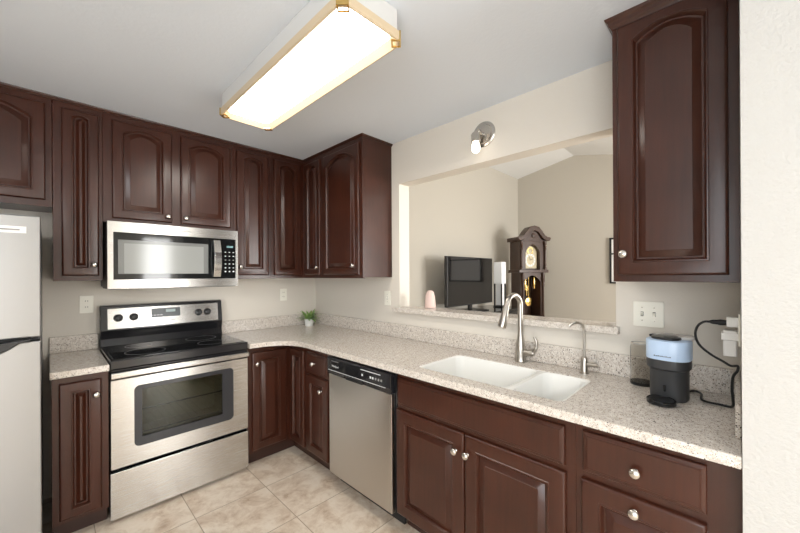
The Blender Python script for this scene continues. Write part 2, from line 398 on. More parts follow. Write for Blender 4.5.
# corner base with two doors
t = thing('corner_base_cabinet', 'dark cherry corner base cabinet right of the range, two doors meeting at the inner corner', 'cabinet', (0, 0, 0))
MB().prism([(-.922, -.002), (-.922, YB+.0195), (YB+.0195, YB+.0195), (YB+.0195, -.8275), (-.002, -.8275), (-.002, -.002)], .1, .8765).build('body', M_wood, t)
MB().prism([(-.922, YB+.019), (-.922, YB), (YB, YB), (YB, -.8275), (YB+.019, -.8275), (YB+.019, YB+.019)], .1, .8765).build('face_frame', M_wood, t)
MB().prism([(-.922, YB+.085), (-.922, YB+.07), (YB+.07, YB+.07), (YB+.07, -.8275), (YB+.085, -.8275), (YB+.085, YB+.085)], 0, .0995).build('toe_kick', M_toe, t)
make_door(t, -.892, .122, .262, .715, YB-.0005, False, (-.862, .754), frame=.05)
d = make_door(t, 0, 0, .205, .715, 0, False, None, frame=.045); d.rotation_euler = (0, 0, R(-90)); d.location = (YB-.0005, -.612, .122)
t = thing('base_cabinet', 'slim dark cherry base cabinet with one drawer over a door, left of the dishwasher', 'cabinet', (YB, -.829, 0), R(-90))
base_body(t, .352)
make_drawer(t, .034, .694, .265, .148, -.0005, (.145, .770))
make_door(t, .034, .122, .272, .555, -.0005, False, (.240, .596), frame=.05)
t = thing('sink_base_cabinet', 'wide dark cherry base cabinet under the sink with two doors and a false drawer front', 'cabinet', (YB, -1.804, 0), R(-90))
base_body(t, .918, z1=.66)
bb = [c for c in t.children if c.name.startswith('face_frame')][0]
bpy.data.objects.remove(bb)
MB().box(0, .918, 0, .019, .1, .8765).build('face_frame', M_wood, t)
MB().box(.001, .019, .0195, .585, .6605, .8765).build('side_panel', M_wood, t); MB().box(.899, .917, .0195, .585, .6605, .8765).build('side_panel', M_wood, t)
make_drawer(t, .008, .698, .875, .145, -.0005, None, 'false_drawer_front')
make_door(t, .003, .108, .438, .567, -.0005, False, (.400, .588), frame=.058)
make_door(t, .446, .108, .440, .567, -.0005, False, (.463, .590), frame=.058)
t = thing('base_cabinet', 'dark cherry base cabinet below the coffee maker, knobbed drawer over a panelled front', 'cabinet', (YB, -2.723, 0), R(-90))
base_body(t, .436)
make_drawer(t, .026, .706, .332, .142, -.0005, (.186, .768))
make_door(t, .020, .122, .338, .556, -.0005, False, (.182, .636), frame=.058)

# ------------------------------------------------------------------ worktops
ZC = .912; ZU = .877; CF = -.633
t = thing('countertop', 'short speckled beige quartz countertop between the fridge and the range', 'countertop', (-1.80, -.3, 0))
def shift(mbx, dx, dy):
    for v in mbx.bm.verts: v.co.x -= dx; v.co.y -= dy
    return mbx
shift(MB().box(-1.920, -1.6865, CF, -.001, ZU, ZC), -1.8, -.3).build('slab', M_quartz, t, bevel=.004)
shift(MB().box(-1.920, -1.6865, -.021, -.001, ZC+.0003, ZC+.105), -1.8, -.3).build('backsplash', M_quartz, t, bevel=.003)
t = thing('countertop', 'long L-shaped speckled beige quartz countertop running from range to right wall with sink cutout', 'countertop', (0, 0, 0))
rr = .25; out = [(-.922, -.001), (-.001, -.001), (-.001, -3.1542), (CF, -3.1542)]
for k in range(11):
    a = R(0 + 90*k/10); out.append((CF-rr+rr*math.cos(a), CF-rr+rr*math.sin(a)))
out.append((-.922, CF))
SX0, SX1, SY0, SY1 = -.550, -.168, -2.662, -1.908
hole = rrect(SX0, SX1, SY0, SY1, .035, 6)
bm = bmesh.new(); 
def ring(pts, z): 
    v = [bm.verts.new((a, b, z)) for a, b in pts]; e = [bm.edges.new((v[i], v[(i+1) % len(v)])) for i in range(len(v))]; return v, e
v1, e1 = ring(out, ZC); v2, e2 = ring(hole, ZC)
res = bmesh.ops.triangle_fill(bm, edges=e1+e2, use_beauty=True)
fs = list(bm.faces)
ex = bmesh.ops.extrude_face_region(bm, geom=fs)
for v in [g for g in ex['geom'] if isinstance(g, bmesh.types.BMVert)]: v.co.z = ZU
mb = MB(); mb.bm.free(); mb.bm = bm
mb.build('slab', M_quartz, t, bevel=.004)
MB().box(-.922, -.0215, -.021, -.001, ZC+.0003, ZC+.105).build('backsplash', M_quartz, t, bevel=.003)
MB().box(-.021, -.001, -3.1542, -.001, ZC+.0003, ZC+.105).build('backsplash', M_quartz, t, bevel=.003)
MB().box(-.50, -.0215, -3.1542, -3.1402, ZC+.0003, ZC+.105).build('backsplash', M_quartz, t, bevel=.003)
# sill of the pass-through
t = MB().box(-.045, .15, -2.720, OY0-.001, 1.1135, 1.148)
t.box(-.045, -.0005, -2.737, -2.7199, 1.1135, 1.148); t.box(-.045, -.0005, OY0-.0012, -1.190, 1.1135, 1.148)
o = t.build('window_sill', M_quartz, bevel=.002); tag(o, 'speckled quartz sill ledge along the bottom of the pass-through opening', 'sill')

# ------------------------------------------------------------------ sink
t = thing('kitchen_sink', 'white undermount double-bowl sink set into the long countertop', 'sink', (-.35, -2.29, 0))
def cell(y0, y1, left):      # outer outline of one half of the sink, round only at its outer corners
    pts = rrect(SX0+.0006, SX1-.0006, y0, y1, .034, 6); out = []
    for k, (a, b) in enumerate(pts):
        q = k//7                                  # corner index: 0 (+x,+y) 1 (-x,+y) 2 (-x,-y) 3 (+x,-y)
        inner = q in ((2, 3) if left else (0, 1))
        if inner: a = (SX1-.0006) if q in (0, 3) else (SX0+.0006); b = (y1 if q in (0, 1) else y0); a += (k % 7)*1e-5*(-1 if q in (0, 3) else 1)
        out.append((a, b))
    return out
def bowl_loops(y0, y1, left, iy0, iy1, depth, rc):
    def L(dr, z, r=rc): return [(a+.35, b+2.29, z) for a, b in rrect(SX0+.008+dr, SX1-.008-dr, iy0+dr, iy1-dr, r, 6)]
    C = cell(y0, y1, left); T = .909
    return [[(a+.35, b+2.29, T-.012) for a, b in C], [(a+.35, b+2.29, T) for a, b in C], L(0, T-.001), L(.004, T-.006), L(.010, .80), L(.018, T-depth+.03), L(.028, T-depth+.010), L(.046, T-depth+.001), L(.06, T-depth)]
for nm, yy0, yy1, lf_, a, b, dp in (('large_bowl', -2.4295, SY1-.0006, True, -2.418, SY1-.008, .22), ('small_bowl', SY0+.0006, -2.4305, False, SY0+.008, -2.443, .18)):
    o = MB().loops(bowl_loops(yy0, yy1, lf_, a, b, dp, .045), cap0=False, cap1=True).build(nm, M_sink, t, smooth=True)
    cy = (a+b)/2+2.29
    MB().lathe([(.0001, .0025), (.018, .0025), (.030, .003), (.042, .004), (.044, .0005), (.0001, .0003)], 24, (0.0, cy, .909-dp)).build('drain', M_nickel, o, smooth=True)

# ------------------------------------------------------------------ faucets
t = thing('kitchen_faucet', 'tall brushed nickel gooseneck pull-down faucet behind the sink with side lever', 'faucet', (-.072, -2.266, ZC))
MB().lathe([(.030, 0.0005), (.032, .004), (.030, .012), (.028, .03), (.0285, .06), (.026, .09), (.020, .125), (.0155, .15), (.0145, .17)], 24).build('body', M_nickel, t, smooth=True)
top = .375; rad = .055
dirv = Vector((-.97, .22, 0)).normalized()
pts = [Vector((0, 0, .165)), Vector((0, 0, .24)), Vector((0, 0, top-rad))]
for k in range(1, 15):
    a = math.pi*k/15*.99; pts.append(dirv*(rad-rad*math.cos(a)) + Vector((0, 0, top-rad+rad*math.sin(a))))
MB().tube(pts, .0145, 16).build('spout', M_nickel, t, smooth=True)
e = pts[-1]; dd = (pts[-1]-pts[-2]).normalized()
MB().tube([e+dd*.002, e+dd*.02, e+dd*.07, e+dd*.132, e+dd*.137], [.0145, .016, .019, .0235, .022], 18).build('spray_head', M_nickel, t, smooth=True)
MB().tube([(0, -.015, .055), (0, -.068, .055), (0, -.078, .055)], [.018, .018, .014], 14).build('lever_hub', M_nickel, t, smooth=True)
MB().tube(smooth_path([(0, -.070, .060), (.0, -.088, .085), (.0, -.090, .12), (.0, -.078, .148)], 5), [.010]*6+[.008]*5+[.007]*4+[.006], 10).build('lever', M_nickel, t, smooth=True)
t = thing('filter_faucet', 'small slim gooseneck drinking water tap right of the main faucet', 'faucet', (-.073, -2.598, ZC))
MB().lathe([(.022, .0005), (.022, .006), (.0175, .008), (.0165, .012), (.0165, .075), (.013, .08), (.007, .082)], 20).build('body', M_nickel, t, smooth=True)
pts = [Vector((0, 0, .078)), Vector((0, 0, .15)), Vector((0, 0, .212))]; rad = .038; dv = Vector((-.62, .78, 0)).normalized()
for k in range(1, 13):
    a = math.pi*k/12*.86; pts.append(dv*(rad-rad*math.cos(a)) + Vector((0, 0, .212+rad*math.sin(a))))
MB().tube(pts, .0062, 10).build('spout', M_nickel, t, smooth=True)
MB().tube([(0, -.012, .046), (0, -.062, .046)], .0100, 12).tube([(0, -.054, .046), (0, -.056, .082)], .0032, 8).build('lever', M_nickel, t, smooth=True)

# ------------------------------------------------------------------ microwave
t = thing('microwave', 'stainless over-the-range microwave with black glass door under the wall cabinets', 'microwave', (-1.294, -.2, 0))
W = .757/2; yf = -.205
MB().box(-W, W, yf+.035, .198, 1.335, 1.7465).build('body', mat('microwave_case', (.06, .045, .04), .35), t)
MB().box(-W+.01, W-.01, yf+.03, .19, 1.322, 1.3345).build('grease_vent', M_black, t)
# front frame with opening
o = [(-W, 1.327), (W, 1.327), (W, 1.742), (-W, 1.742)]; i = rrect(-W+.027, W-.017, 1.383, 1.677, .004, 1)
fr = MB(); fr.box(-W, W, yf, yf+.034, 1.327, 1.383); fr.box(-W, W, yf, yf+.034, 1.677, 1.742); fr.box(-W, -W+.027, yf, yf+.034, 1.3831, 1.6769); fr.box(W-.017, W, yf, yf+.034, 1.3831, 1.6769)
fr.build('front_frame', M_steel, t)
dx1 = W-.165
gl = MB(); b0 = yf+.004
x0, x1, z0, z1 = -W+.0275, dx1, 1.3835, 1.6765; wx0, wx1, wz0, wz1 = x0+.022, x1-.038, z0+.035, z1-.045
gl.box(x0, x1, b0, b0+.02, z0, wz0); gl.box(x0, x1, b0, b0+.02, wz1, z1); gl.box(x0, wx0, b0, b0+.02, wz0+.0001, wz1-.0001); gl.box(wx1, x1, b0, b0+.02, wz0+.0001, wz1-.0001)
dr = gl.build('door', M_gloss, t)
MB().box(wx0, wx1, b0+.003, b0+.006, wz0, wz1).build('window', mat('microwave_screen', (.19, .195, .19), .12), dr)
MB().box(wx0+.03, wx1-.03, b0+.0018, b0+.0028, wz0+.002, wz1-.022).build('window_screen', mat('microwave_mesh', (.30, .31, .30), .10), dr)
cp = MB().box(dx1+.001, W-.0175, b0, b0+.02, z0, z1).build('control_panel', M_gloss, t)
px0 = dx1+.068; 
MB().box(px0+.018, px0+.062, b0-.001, b0-.0002, 1.612, 1.626).build('clock_display', mat('display_teal', (.12, .25, .27), .3), cp)
for r_ in range(6):
    for c_ in range(3):
        hgt = .006 if r_ < 5 else .009
        MB().box(px0+.004+c_*.028, px0+.014+c_*.028, b0-.0008, b0-.0002, 1.575-r_*.029, 1.575-r_*.029+hgt).build('button', M_mark if r_ != 2 else M_greymark, cp)
hp = [Vector((dx1-.004+.0, yf-.004-.028*math.sin(math.pi*k/12), 1.395+.268*k/12)) for k in range(13)]
hb = MB(); ls = []
for k, p in enumerate(hp):
    wd = .024; ls.append([(p.x-wd+.020, p.y-.006, p.z), (p.x+wd+.020, p.y-.006, p.z), (p.x+wd+.020, p.y+.004, p.z), (p.x-wd+.020, p.y+.004, p.z)])
hb.loops(ls).build('handle', M_steel_edge, t, bevel=.002)
text('brand_lettering', 'Whirlpool', .017, M_greymark, t, (.03, yf-.0005, 1.712))

# ------------------------------------------------------------------ range
t = thing('range', 'freestanding stainless electric range with black glass cooktop between the base cabinets', 'stove', (-1.304, -.3, 0))
W = .757/2; yf = -.312
bd = MB(); bd.box(-W+.002, -W+.02, yf+.045, .27, .03, .868); bd.box(W-.02, W-.002, yf+.045, .27, .03, .868); bd.box(-W+.0201, W-.0201, .25, .27, .03, .868)
bd.box(-W+.0201, W-.0201, yf+.045, .2499, .03, .30); bd.box(-W+.0201, W-.0201, yf+.045, .2499, .83, .868)
bd.build('body', M_enamel, t)
lw = mat('oven_lining', (.42, .36, .24), .35)
cv = MB(); cv.box(-W+.05, W-.05, .23, .249, .33, .80); cv.box(-W+.05, -W+.06, yf+.05, .2299, .33, .80); cv.box(W-.06, W-.05, yf+.05, .2299, .33, .80); cv.box(-W+.06, W-.06, yf+.05, .2299, .33, .34); cv.box(-W+.06, W-.06, yf+.05, .2299, .79, .80)
cv.build('oven_cavity', lw, t)
for zz in (.46, .60):
    rk = MB(); rk.tube([(-W+.063, yf+.06, zz), (W-.063, yf+.06, zz)], .004, 6)
    rk.tube([(-W+.063, .21, zz), (W-.063, .21, zz)], .003, 6)
    for k in range(15): x = -W+.08+k*(2*W-.16)/14; rk.tube([(x, yf+.06, zz), (x, .21, zz)], .0016, 5)
    rk.build('oven_rack', M_steel_edge, t)
ct = MB().box(-W, W, yf, .215, .873, .926).build('cooktop', M_enamel, t, bevel=.006, seg=3)
MB().box(-W+.018, W-.018, yf+.03, .20, .9262, .9285).build('cooktop_glass', M_gloss, ct)
for cx, cy, r_ in ((-.19, -.14, .105), (.19, -.14, .085), (-.19, .10, .075), (.19, .10, .10)):
    MB().loops([[(cx+q*math.cos(2*math.pi*k/40), cy+q*math.sin(2*math.pi*k/40), z) for k in range(40)] for q, z in ((r_, .92855), (r_, .9289), (r_-.003, .9289), (r_-.003, .92855))], closed=True).build('burner_ring', mat('burner_print', (.09, .09, .09), .4), ct)
# oven door with window opening
ol = rrect(-W+.003, W-.003, .311, .812, .004, 6); il = rrect(-W+.107, W-.10, .405, .763, .028, 6)
dm = MB().loops([[(a, yf, b) for a, b in ol], [(a, yf, b) for a, b in il], [(a, yf+.04, b) for a, b in il], [(a, yf+.04, b) for a, b in ol]], closed=True)
dr = dm.build('oven_door', M_steel, t)
i2 = rrect(-W+.145, W-.17, .455, .735, .006, 6)
MB().loops([[(a, yf+.004, b) for a, b in il], [(a, yf+.004, b) for a, b in i2], [(a, yf+.014, b) for a, b in i2], [(a, yf+.014, b) for a, b in il]], closed=True).build('window_surround', mat('charcoal_glass_border', (.035, .036, .04), .12), dr)
MB().box(-W+.140, W-.165, yf+.016, yf+.019, .45, .74).build('window_glass', M_oven, dr)
MB().box(-W, W, yf-.03, yf-.006, .826, .860).build('handle', M_steel, t, bevel=.007, seg=3)
for sx in (-1, 1): MB().box(sx*(W-.035)-.015, sx*(W-.035)+.015, yf-.0059, yf-.0002, .831, .855).build('handle_mount', M_enamel, t)
MB().box(-W+.003, W-.003, yf+.002, yf+.04, .816, .870).build('vent_trim', M_enamel, t)
MB().box(-W, W, yf, yf+.04, .025, .289).build('storage_drawer', M_steel, t, bevel=.003)
MB().box(-W+.004, W-.004, yf+.03, yf+.044, .03, .311).build('drawer_gap', M_enamel, t)
for yy in (yf+.05, .2): MB().box(-W+.02, W-.02, yy, yy+.02, .0, .0295).build('foot', M_black, t)
# backguard, leaning back slightly
pr = [(.292, .87), (.2152, .87), (.2152, .93), (.228, .975), (.222, 1.0), (.215, 1.02), (.212, 1.035), (.235, 1.20), (.262, 1.205), (.292, 1.195)]
bg = MB(); bg.loops([[(-W, a, b) for a, b in pr], [(W, a, b) for a, b in pr]]).build('backguard', M_enamel, t, bevel=.003)
bgr = [c for c in t.children if c.name.startswith('backguard')][0]
import mathutils
ang = math.atan2(.023, .165)
def onpanel(mbx, name, m, par=None, **kw):     # local panel frame: x, out (-y), z up along the panel
    o = mbx.build(name, m, par or bgr, **kw); return o
pan = MB().box(-W+.038, W-.033, -.002, .004, .012, .150).build('control_panel', M_steel, bgr, loc=(0, .2068, 1.032), rot=(-ang, 0, 0))
MB().box(-.098, .082, -.0035, -.0022, .070, .135).build('display', mat('display_grey', (.13, .14, .145), .2), pan)
MB().box(-.01, .05, -.0042, -.0036, .104, .124).build('clock_digits', mat('display_digits', (.45, .55, .55), .4), pan)
for k in range(4): MB().box(-.105+k*.02, -.092+k*.02, -.0042, -.0036, .083, .089).build('button', M_mark, pan)
text('brand_lettering', 'Whirlpool', .014, M_greymark, pan, (.02, -.0024, .045))
for kx in (-.285, -.200, .205, .268):
    kb = MB().lathe([(.026, .0025), (.026, .006), (.022, .009), (.020, .026), (.016, .029), (.0001, .029)], 24, (0, 0, 0), 'y')
    k_ = kb.build('control_knob', M_black, pan, smooth=True, loc=(kx, 0, .085))
    MB().box(-.003, .003, -.036, -.0292, -.015, .015).build('knob_grip', M_black, k_)

# ------------------------------------------------------------------ fridge
t = thing('refrigerator', 'stainless top-freezer refrigerator at the left edge with a small white sticker', 'refrigerator', (-2.35, -.42, 0))
x1 = .405
MB().box(-x1, x1-.004, -.33, .38, .02, 1.66).build('body', mat('fridge_side', (.12, .125, .13), .4), t)
MB().box(-x1, x1, -.40, -.333, 1.127, 1.684).build('freezer_door', M_fridge, t, bevel=.006, seg=3)
MB().box(-x1, x1, -.40, -.333, .06, 1.108).build('fridge_door', M_fridge, t, bevel=.006, seg=3)
MB().box(-x1+.01, x1-.01, -.36, -.335, 1.1081, 1.1269).build('door_gasket', M_rubber, t)
hb = MB(); pth = [(x1-.03, 1.118, .006), (x1-.065, 1.115, .010), (x1-.095, 1.104, .024), (x1-.13, 1.094, .035), (x1-.25, 1.088, .040), (x1-.72, 1.09, .036), (x1-.78, 1.10, .012)]
ls = []
for x, z, h in pth: ls.append([(x, -.4005, z-h), (x, -.425, z-h*.7), (x, -.425, z+h*.5), (x, -.4005, z+h*.62)])
hb.loops(ls).build('handle', M_black, t, bevel=.003)
st = MB().box(x1-.23, x1-.045, -.4025, -.4005, 1.602, 1.632).build('sticker', M_white, t)
MB().box(x1-.205, x1-.065, -.4032, -.4026, 1.613, 1.620).build('sticker_print', M_greymark, st)

# ------------------------------------------------------------------ dishwasher
t = thing('dishwasher', 'stainless dishwasher with black control strip under the long countertop', 'dishwasher', (-.3, -1.492, 0), R(-90))
W = .302; yf = -.325
MB().box(-W-.008, W+.0085, yf+.032, .28, .1, .872).build('tub', M_black, t)
MB().box(-W, W-.004, yf, yf+.030, .098, .752).build('door', M_steelv, t, bevel=.003)
cp = MB().loops([[(x, a, b) for a, b in ((yf+.031, .753), (yf-.004, .753), (yf-.010, .785), (yf-.010, .86), (yf-.004, .866), (yf+.031, .866))] for x in (-W-.004, W-.002)]).build('control_panel', M_enamel, t, bevel=.002)
MB().box(-W+.008, W-.04, yf-.0118, yf-.0103, .781, .7835).build('trim_line', M_mark, cp)
MB().box(-.10, .06, yf-.0125, yf-.0045, .7535, .772).build('latch_grip', M_black, cp)
text('brand_lettering', 'Whirlpool', .018, M_mark, cp, (-W+.085, yf-.0105, .812))
MB().box(-W+.045, -W+.12, yf-.0114, yf-.0103, .842, .845).build('printed_marks', M_greymark, cp)
MB().box(.045, .22, yf-.0114, yf-.0103, .842, .846).build('printed_marks', M_mark, cp)
for k, xx in enumerate((.06, .135, .155, .18, .205, .228)): MB().box(xx-.006, xx+.006, yf-.0114, yf-.0103, .808, .820).build('button', M_mark if k < 3 else M_greymark, cp)
MB().box(-W-.004, W+.004, yf+.09, yf+.105, 0, .0975).build('toe_panel', M_black, t)

# ------------------------------------------------------------------ wall plates
def outlet(name, label, loc, rz, kind='outlet', w=.07, h=.115):
    t = thing(name, label, 'outlet' if kind == 'outlet' else 'switch', loc, rz)
    p = MB().prism(rrect(-w/2, w/2, -h/2, h/2, .004, 3), -.0065, -.0005, 'xz').build('cover_plate', M_plate, t, bevel=.0015)
    if kind == 'outlet':
        for s in (-.02, .02):
            r_ = MB().prism(rrect(-.017, .017, s-.0145, s+.0145, .010, 5), -.0085, -.0066, 'xz').build('socket', M_plate, t)
            for dx in (-.006, .006): MB().box(dx-.0012, dx+.0012, -.0091, -.0086, s-.002, s+.007).build('slot', M_slot, r_)
    else:
        for cx in ([0] if kind == 'single' else [-.023, .023]):
            MB().box(cx-.0055, cx+.0055, -.0070, -.0066, -.0105, .0105).build('toggle_slot', M_slot, t)
            up = .006 if cx <= 0 else -.006
            MB().loops([[(cx-.0045, -.0071, -.007), (cx+.0045, -.0073, -.007), (cx+.0045, -.0073, .007), (cx-.0045, -.0073, .007)], [(cx-.0035, -.017, up-.004), (cx+.0035, -.017, up-.004), (cx+.0035, -.017, up+.003), (cx-.0035, -.017, up+.003)]]).build('toggle', M_plate, t)
            for s in (-.03, .03): MB().lathe([(.003, 0), (.003, .001), (.0001, .0012)], 10, (cx, -.0066, s), 'y').build('screw', M_knob, t)
    return t
outlet('wall_outlet', 'ivory duplex outlet on the back wall between fridge and range', (-1.745, 0, 1.216), 0)
outlet('wall_outlet', 'ivory outlet on the back wall left of the potted plant', (-.352, 0, 1.217), 0)
outlet('light_switch', 'single ivory switch plate just left of the pass-through opening', (0, -1.098, 1.214), R(-90), 'single')
outlet('light_switch', 'ivory double toggle switch plate above the glass jar and coffee maker', (0, -2.851, 1.217), R(-90), 'double', .116, .116)
outlet('wall_outlet', 'outlet on the right wall end holding the black plug and white charger', (-.19, -3.1547, 1.20), R(180), 'outlet')
# ------------------------------------------------------------------ sconce
t = thing('wall_sconce', 'small brushed nickel wall light with a lit bare bulb above the pass-through', 'light', (0, -1.997, 2.288), R(-90))
MB().lathe([(.080, .0005), (.080, .006), (.076, .010), (.062, .012), (.058, .020), (.040, .026), (.020, .030), (.0001, .031)], 36, (0, 0, 0), 'y').build('backplate', M_knob, t, smooth=True)
MB().tube(smooth_path([(0, -.028, -.005), (0, -.06, .005), (0, -.085, -.002), (0, -.095, -.020)], 5), .010, 12).build('arm', M_knob, t, smooth=True)
MB().lathe([(.0001, -.012), (.014, -.012), (.025, -.022), (.028, -.030), (.028, -.072), (.026, -.074), (.0001, -.074)], 24, (0, -.097, 0)).build('socket_cup', M_knob, t, smooth=True)
MB().lathe([(.016, -.0745), (.021, -.082), (.025, -.096), (.0265, -.112), (.023, -.128), (.013, -.138), (.0001, -.141)], 24, (0, -.097, 0)).build('bulb', M_bulb, t, smooth=True)

# ------------------------------------------------------------------ ceiling light
t = thing('ceiling_light', 'long rectangular fluorescent ceiling light with cream frame and brass corners', 'light', (-1.078, -1.590, 0))
def oct_(hx, hy, c): return [(hx, hy-c), (hx-c, hy), (-hx+c, hy), (-hx, hy-c), (-hx, -hy+c), (-hx+c, -hy), (hx-c, -hy), (hx, -hy+c)]
HX, HY = .153, .603
M_house = mat('white_fixture_housing', (.64, .64, .63), .4)
MB().loops([[(a, b, z) for a, b in oct_(x, y, .03)] for x, y, z in ((HX-.006, HY-.006, 2.366), (HX-.006, HY-.006, 2.449))]).build('housing', M_house, t)
M_cream = mat('cream_frame', (.62, .50, .34), .4)
M_frame = mat('clear_cream_frame', (.85, .76, .62), .3)
MB().loops([[(a, b, z) for a, b in oct_(x, y, c)] for x, y, z, c in ((HX, HY, 2.3655, .032), (HX, HY, 2.334, .032), (HX-.004, HY-.004, 2.330, .031), (HX-.009, HY-.009, 2.330, .029), (HX-.034, HY-.034, 2.356, .018), (HX-.034, HY-.034, 2.3655, .018))], closed=True).build('frame', M_cream, t)
MB().loops([[(a, b, z) for a, b in oct_(x, y, c)] for x, y, z, c in ((HX-.035, HY-.035, 2.364, .018), (HX-.035, HY-.035, 2.357, .018))]).build('diffuser', M_diff, t)
for sx in (-1, 1):
    for sy in (-1, 1):
        cx, cy = sx*(HX-.014), sy*(HY-.014); a = math.atan2(sy, sx)
        MB().box(-.002, .004, -.022, .022, -.020, .020).box(-.034, -.0021, -.022, -.016, -.021, -.016).box(-.034, -.0021, .016, .022, -.021, -.016).box(-.034, -.028, -.0159, .0159, -.021, -.016).build('corner_clip', M_brass, t, loc=(cx, cy, 2.3485), rot=(0, 0, a))

# ------------------------------------------------------------------ plant
t = thing('potted_plant', 'little green leafy plant in a white pot in the countertop corner', 'plant', (-.168, -.160, ZC))
MB().lathe([(.0001, .0005), (.034, .0005), (.037, .004), (.046, .066), (.048, .070), (.045, .072), (.043, .066), (.0001, .060)], 28).build('pot', M_white, t, smooth=True)
MB().lathe([(.0001, .0665), (.042, .0662), (.040, .0605), (.0001, .0605)], 20).build('soil', mat('soil', (.03, .02, .012), .9), t)
random.seed(4)
M_leaf = mat('fresh_green_leaf', (.27, .42, .13), .5); n, l, b = nodes(M_leaf); b.inputs['Subsurface Weight'].default_value = .15
lf = MB()
for k in range(84):
    a = random.uniform(0, 2*math.pi); L = random.uniform(.06, .105); up = random.uniform(.1, 1.2); 
    p0 = Vector((math.cos(a)*random.uniform(0, .028), math.sin(a)*random.uniform(0, .028), .067)); p = p0.copy(); d = Vector((math.cos(a)*.55, math.sin(a)*.55, up)).normalized()
    side = d.cross(Vector((0, 0, 1))).normalized() if abs(d.z) < .99 else Vector((1, 0, 0)); nn = 6; ls = []
    wd = random.uniform(.008, .014)
    for i in range(nn+1):
        tt = i/nn; ww = wd*math.sin(math.pi*min(1, .12+tt*.88))+.0006
        ls.append((p-side*ww, p+Vector((0, 0, -.001)), p+side*ww)); p = p + d*(L/nn*1.15); d = (d + Vector((0, 0, -.16))).normalized()
    V = [[lf.bm.verts.new(q) for q in r_] for r_ in ls]
    for i in range(nn):
        lf.face([V[i][0], V[i][1], V[i+1][1], V[i+1][0]]); lf.face([V[i][1], V[i][2], V[i+1][2], V[i+1][1]])
lf.build('foliage', M_leaf, t)

# ------------------------------------------------------------------ coffee maker
t = thing('coffee_maker', 'compact black single-serve coffee maker with a pale blue band', 'coffee maker', (-.215, -2.950, ZC), R(-97))
M_cm = mat('charcoal_plastic', (.035, .036, .038), .42)
M_blue = mat('pale_blue_plastic', (.54, .69, .90), .3)
def sq(r, c, z, n=40, ax=1, ay=1, e=2.6):
    out = []
    for k in range(n):
        a = 2*math.pi*k/n; ca, sa = math.cos(a), math.sin(a)
        out.append((c[0]+ax*r*abs(ca)**(2/e)*(1 if ca >= 0 else -1), c[1]+ay*r*abs(sa)**(2/e)*(1 if sa >= 0 else -1), z))
    return out
MB().loops([sq(r, (0, .005), z) for r, z in ((.058, .0005), (.060, .004), (.061, .012), (.061, .112), (.063, .118))]).build('base', M_cm, t, smooth=True)
MB().loops([sq(r, (0, 0), z) for r, z in ((.060, .1185), (.069, .124), (.070, .130), (.070, .158))]).build('brew_head', M_cm, t, smooth=True)
MB().loops([sq(r, (0, 0), z) for r, z in ((.0705, .1585), (.0715, .162), (.0715, .226), (.070, .231), (.064, .234))]).build('blue_band', M_blue, t, smooth=True)
MB().loops([sq(r, (-.006, -.006), z) for r, z in ((.046, .2345), (.048, .237), (.046, .243), (.030, .246))]).build('lid', M_black, t, smooth=True)
MB().box(-.068, -.03, .01, .045, .2345, .243).build('lid_hinge', M_black, t, bevel=.002)
MB().loops([sq(r, (.012, .040), z, ax=1.0, ay=.7) for r, z in ((.062, .2345), (.063, .236), (.063, .243), (.060, .245))]).build('reservoir_lid', mat('clear_grey_plastic', (.62, .60, .58), .2), t, smooth=True)
MB().loops([sq(r, (.006, .050), z, ay=.55) for r, z in ((.068, .0005), (.068, .2335), (.066, .234))]).build('water_reservoir', mat('smoky_clear_plastic', (.55, .53, .50), .15), t, smooth=True) if False else None
MB().prism(rrect(-.004, .004, .038, .062, .003, 4), -.0605, -.0565, 'xz').build('indicator_slot', M_gloss, t)
tr = MB(); tr.lathe([(.0001, .0005), (.040, .0005), (.046, .004), (.047, .016), (.044, .019), (.041, .016), (.0001, .014)], 32, (0, -.098, 0)); tr.build('drip_tray', M_gloss, t, smooth=True)
gr = MB(); gr.lathe([(.0001, .0145), (.039, .0165), (.039, .018), (.0001, .018)], 28, (0, -.098, 0)); gr.build('drip_grid', M_black, t)
for k in range(9):
    wdt = .0035 if k not in (5,) else .001
    MB().box(-.030+k*.0062, -.0262+k*.0062, -.0728, -.0716, .1725, .1752 if k % 2 else .1765).build('brand_marks', M_darkmark, t)
t = thing('glass_jar', 'clear glass jar with a black base behind the coffee maker', 'jar', (-.085, -2.838, ZC))
MB().lathe([(.0001, .0005), (.043, .0005), (.044, .003), (.044, .014), (.0001, .0145)], 28).build('base_ring', M_gloss, t, smooth=True)
MB().lathe([(.040, .0148), (.042, .02), (.042, .165), (.039, .176), (.038, .182), (.0365, .182), (.037, .175), (.040, .164), (.040, .022), (.038, .0148)], 28, cap=False).build('glass', M_glass, t, smooth=True)
MB().loops([[(r_*math.cos(2*math.pi*k/28), r_*math.sin(2*math.pi*k/28), z) for k in range(28)] for r_, z in ((.0395, .181), (.0395, .1845), (.036, .1845), (.036, .181))], closed=True).build('rim', mat('glass_rim', (.45, .43, .40), .1), t)

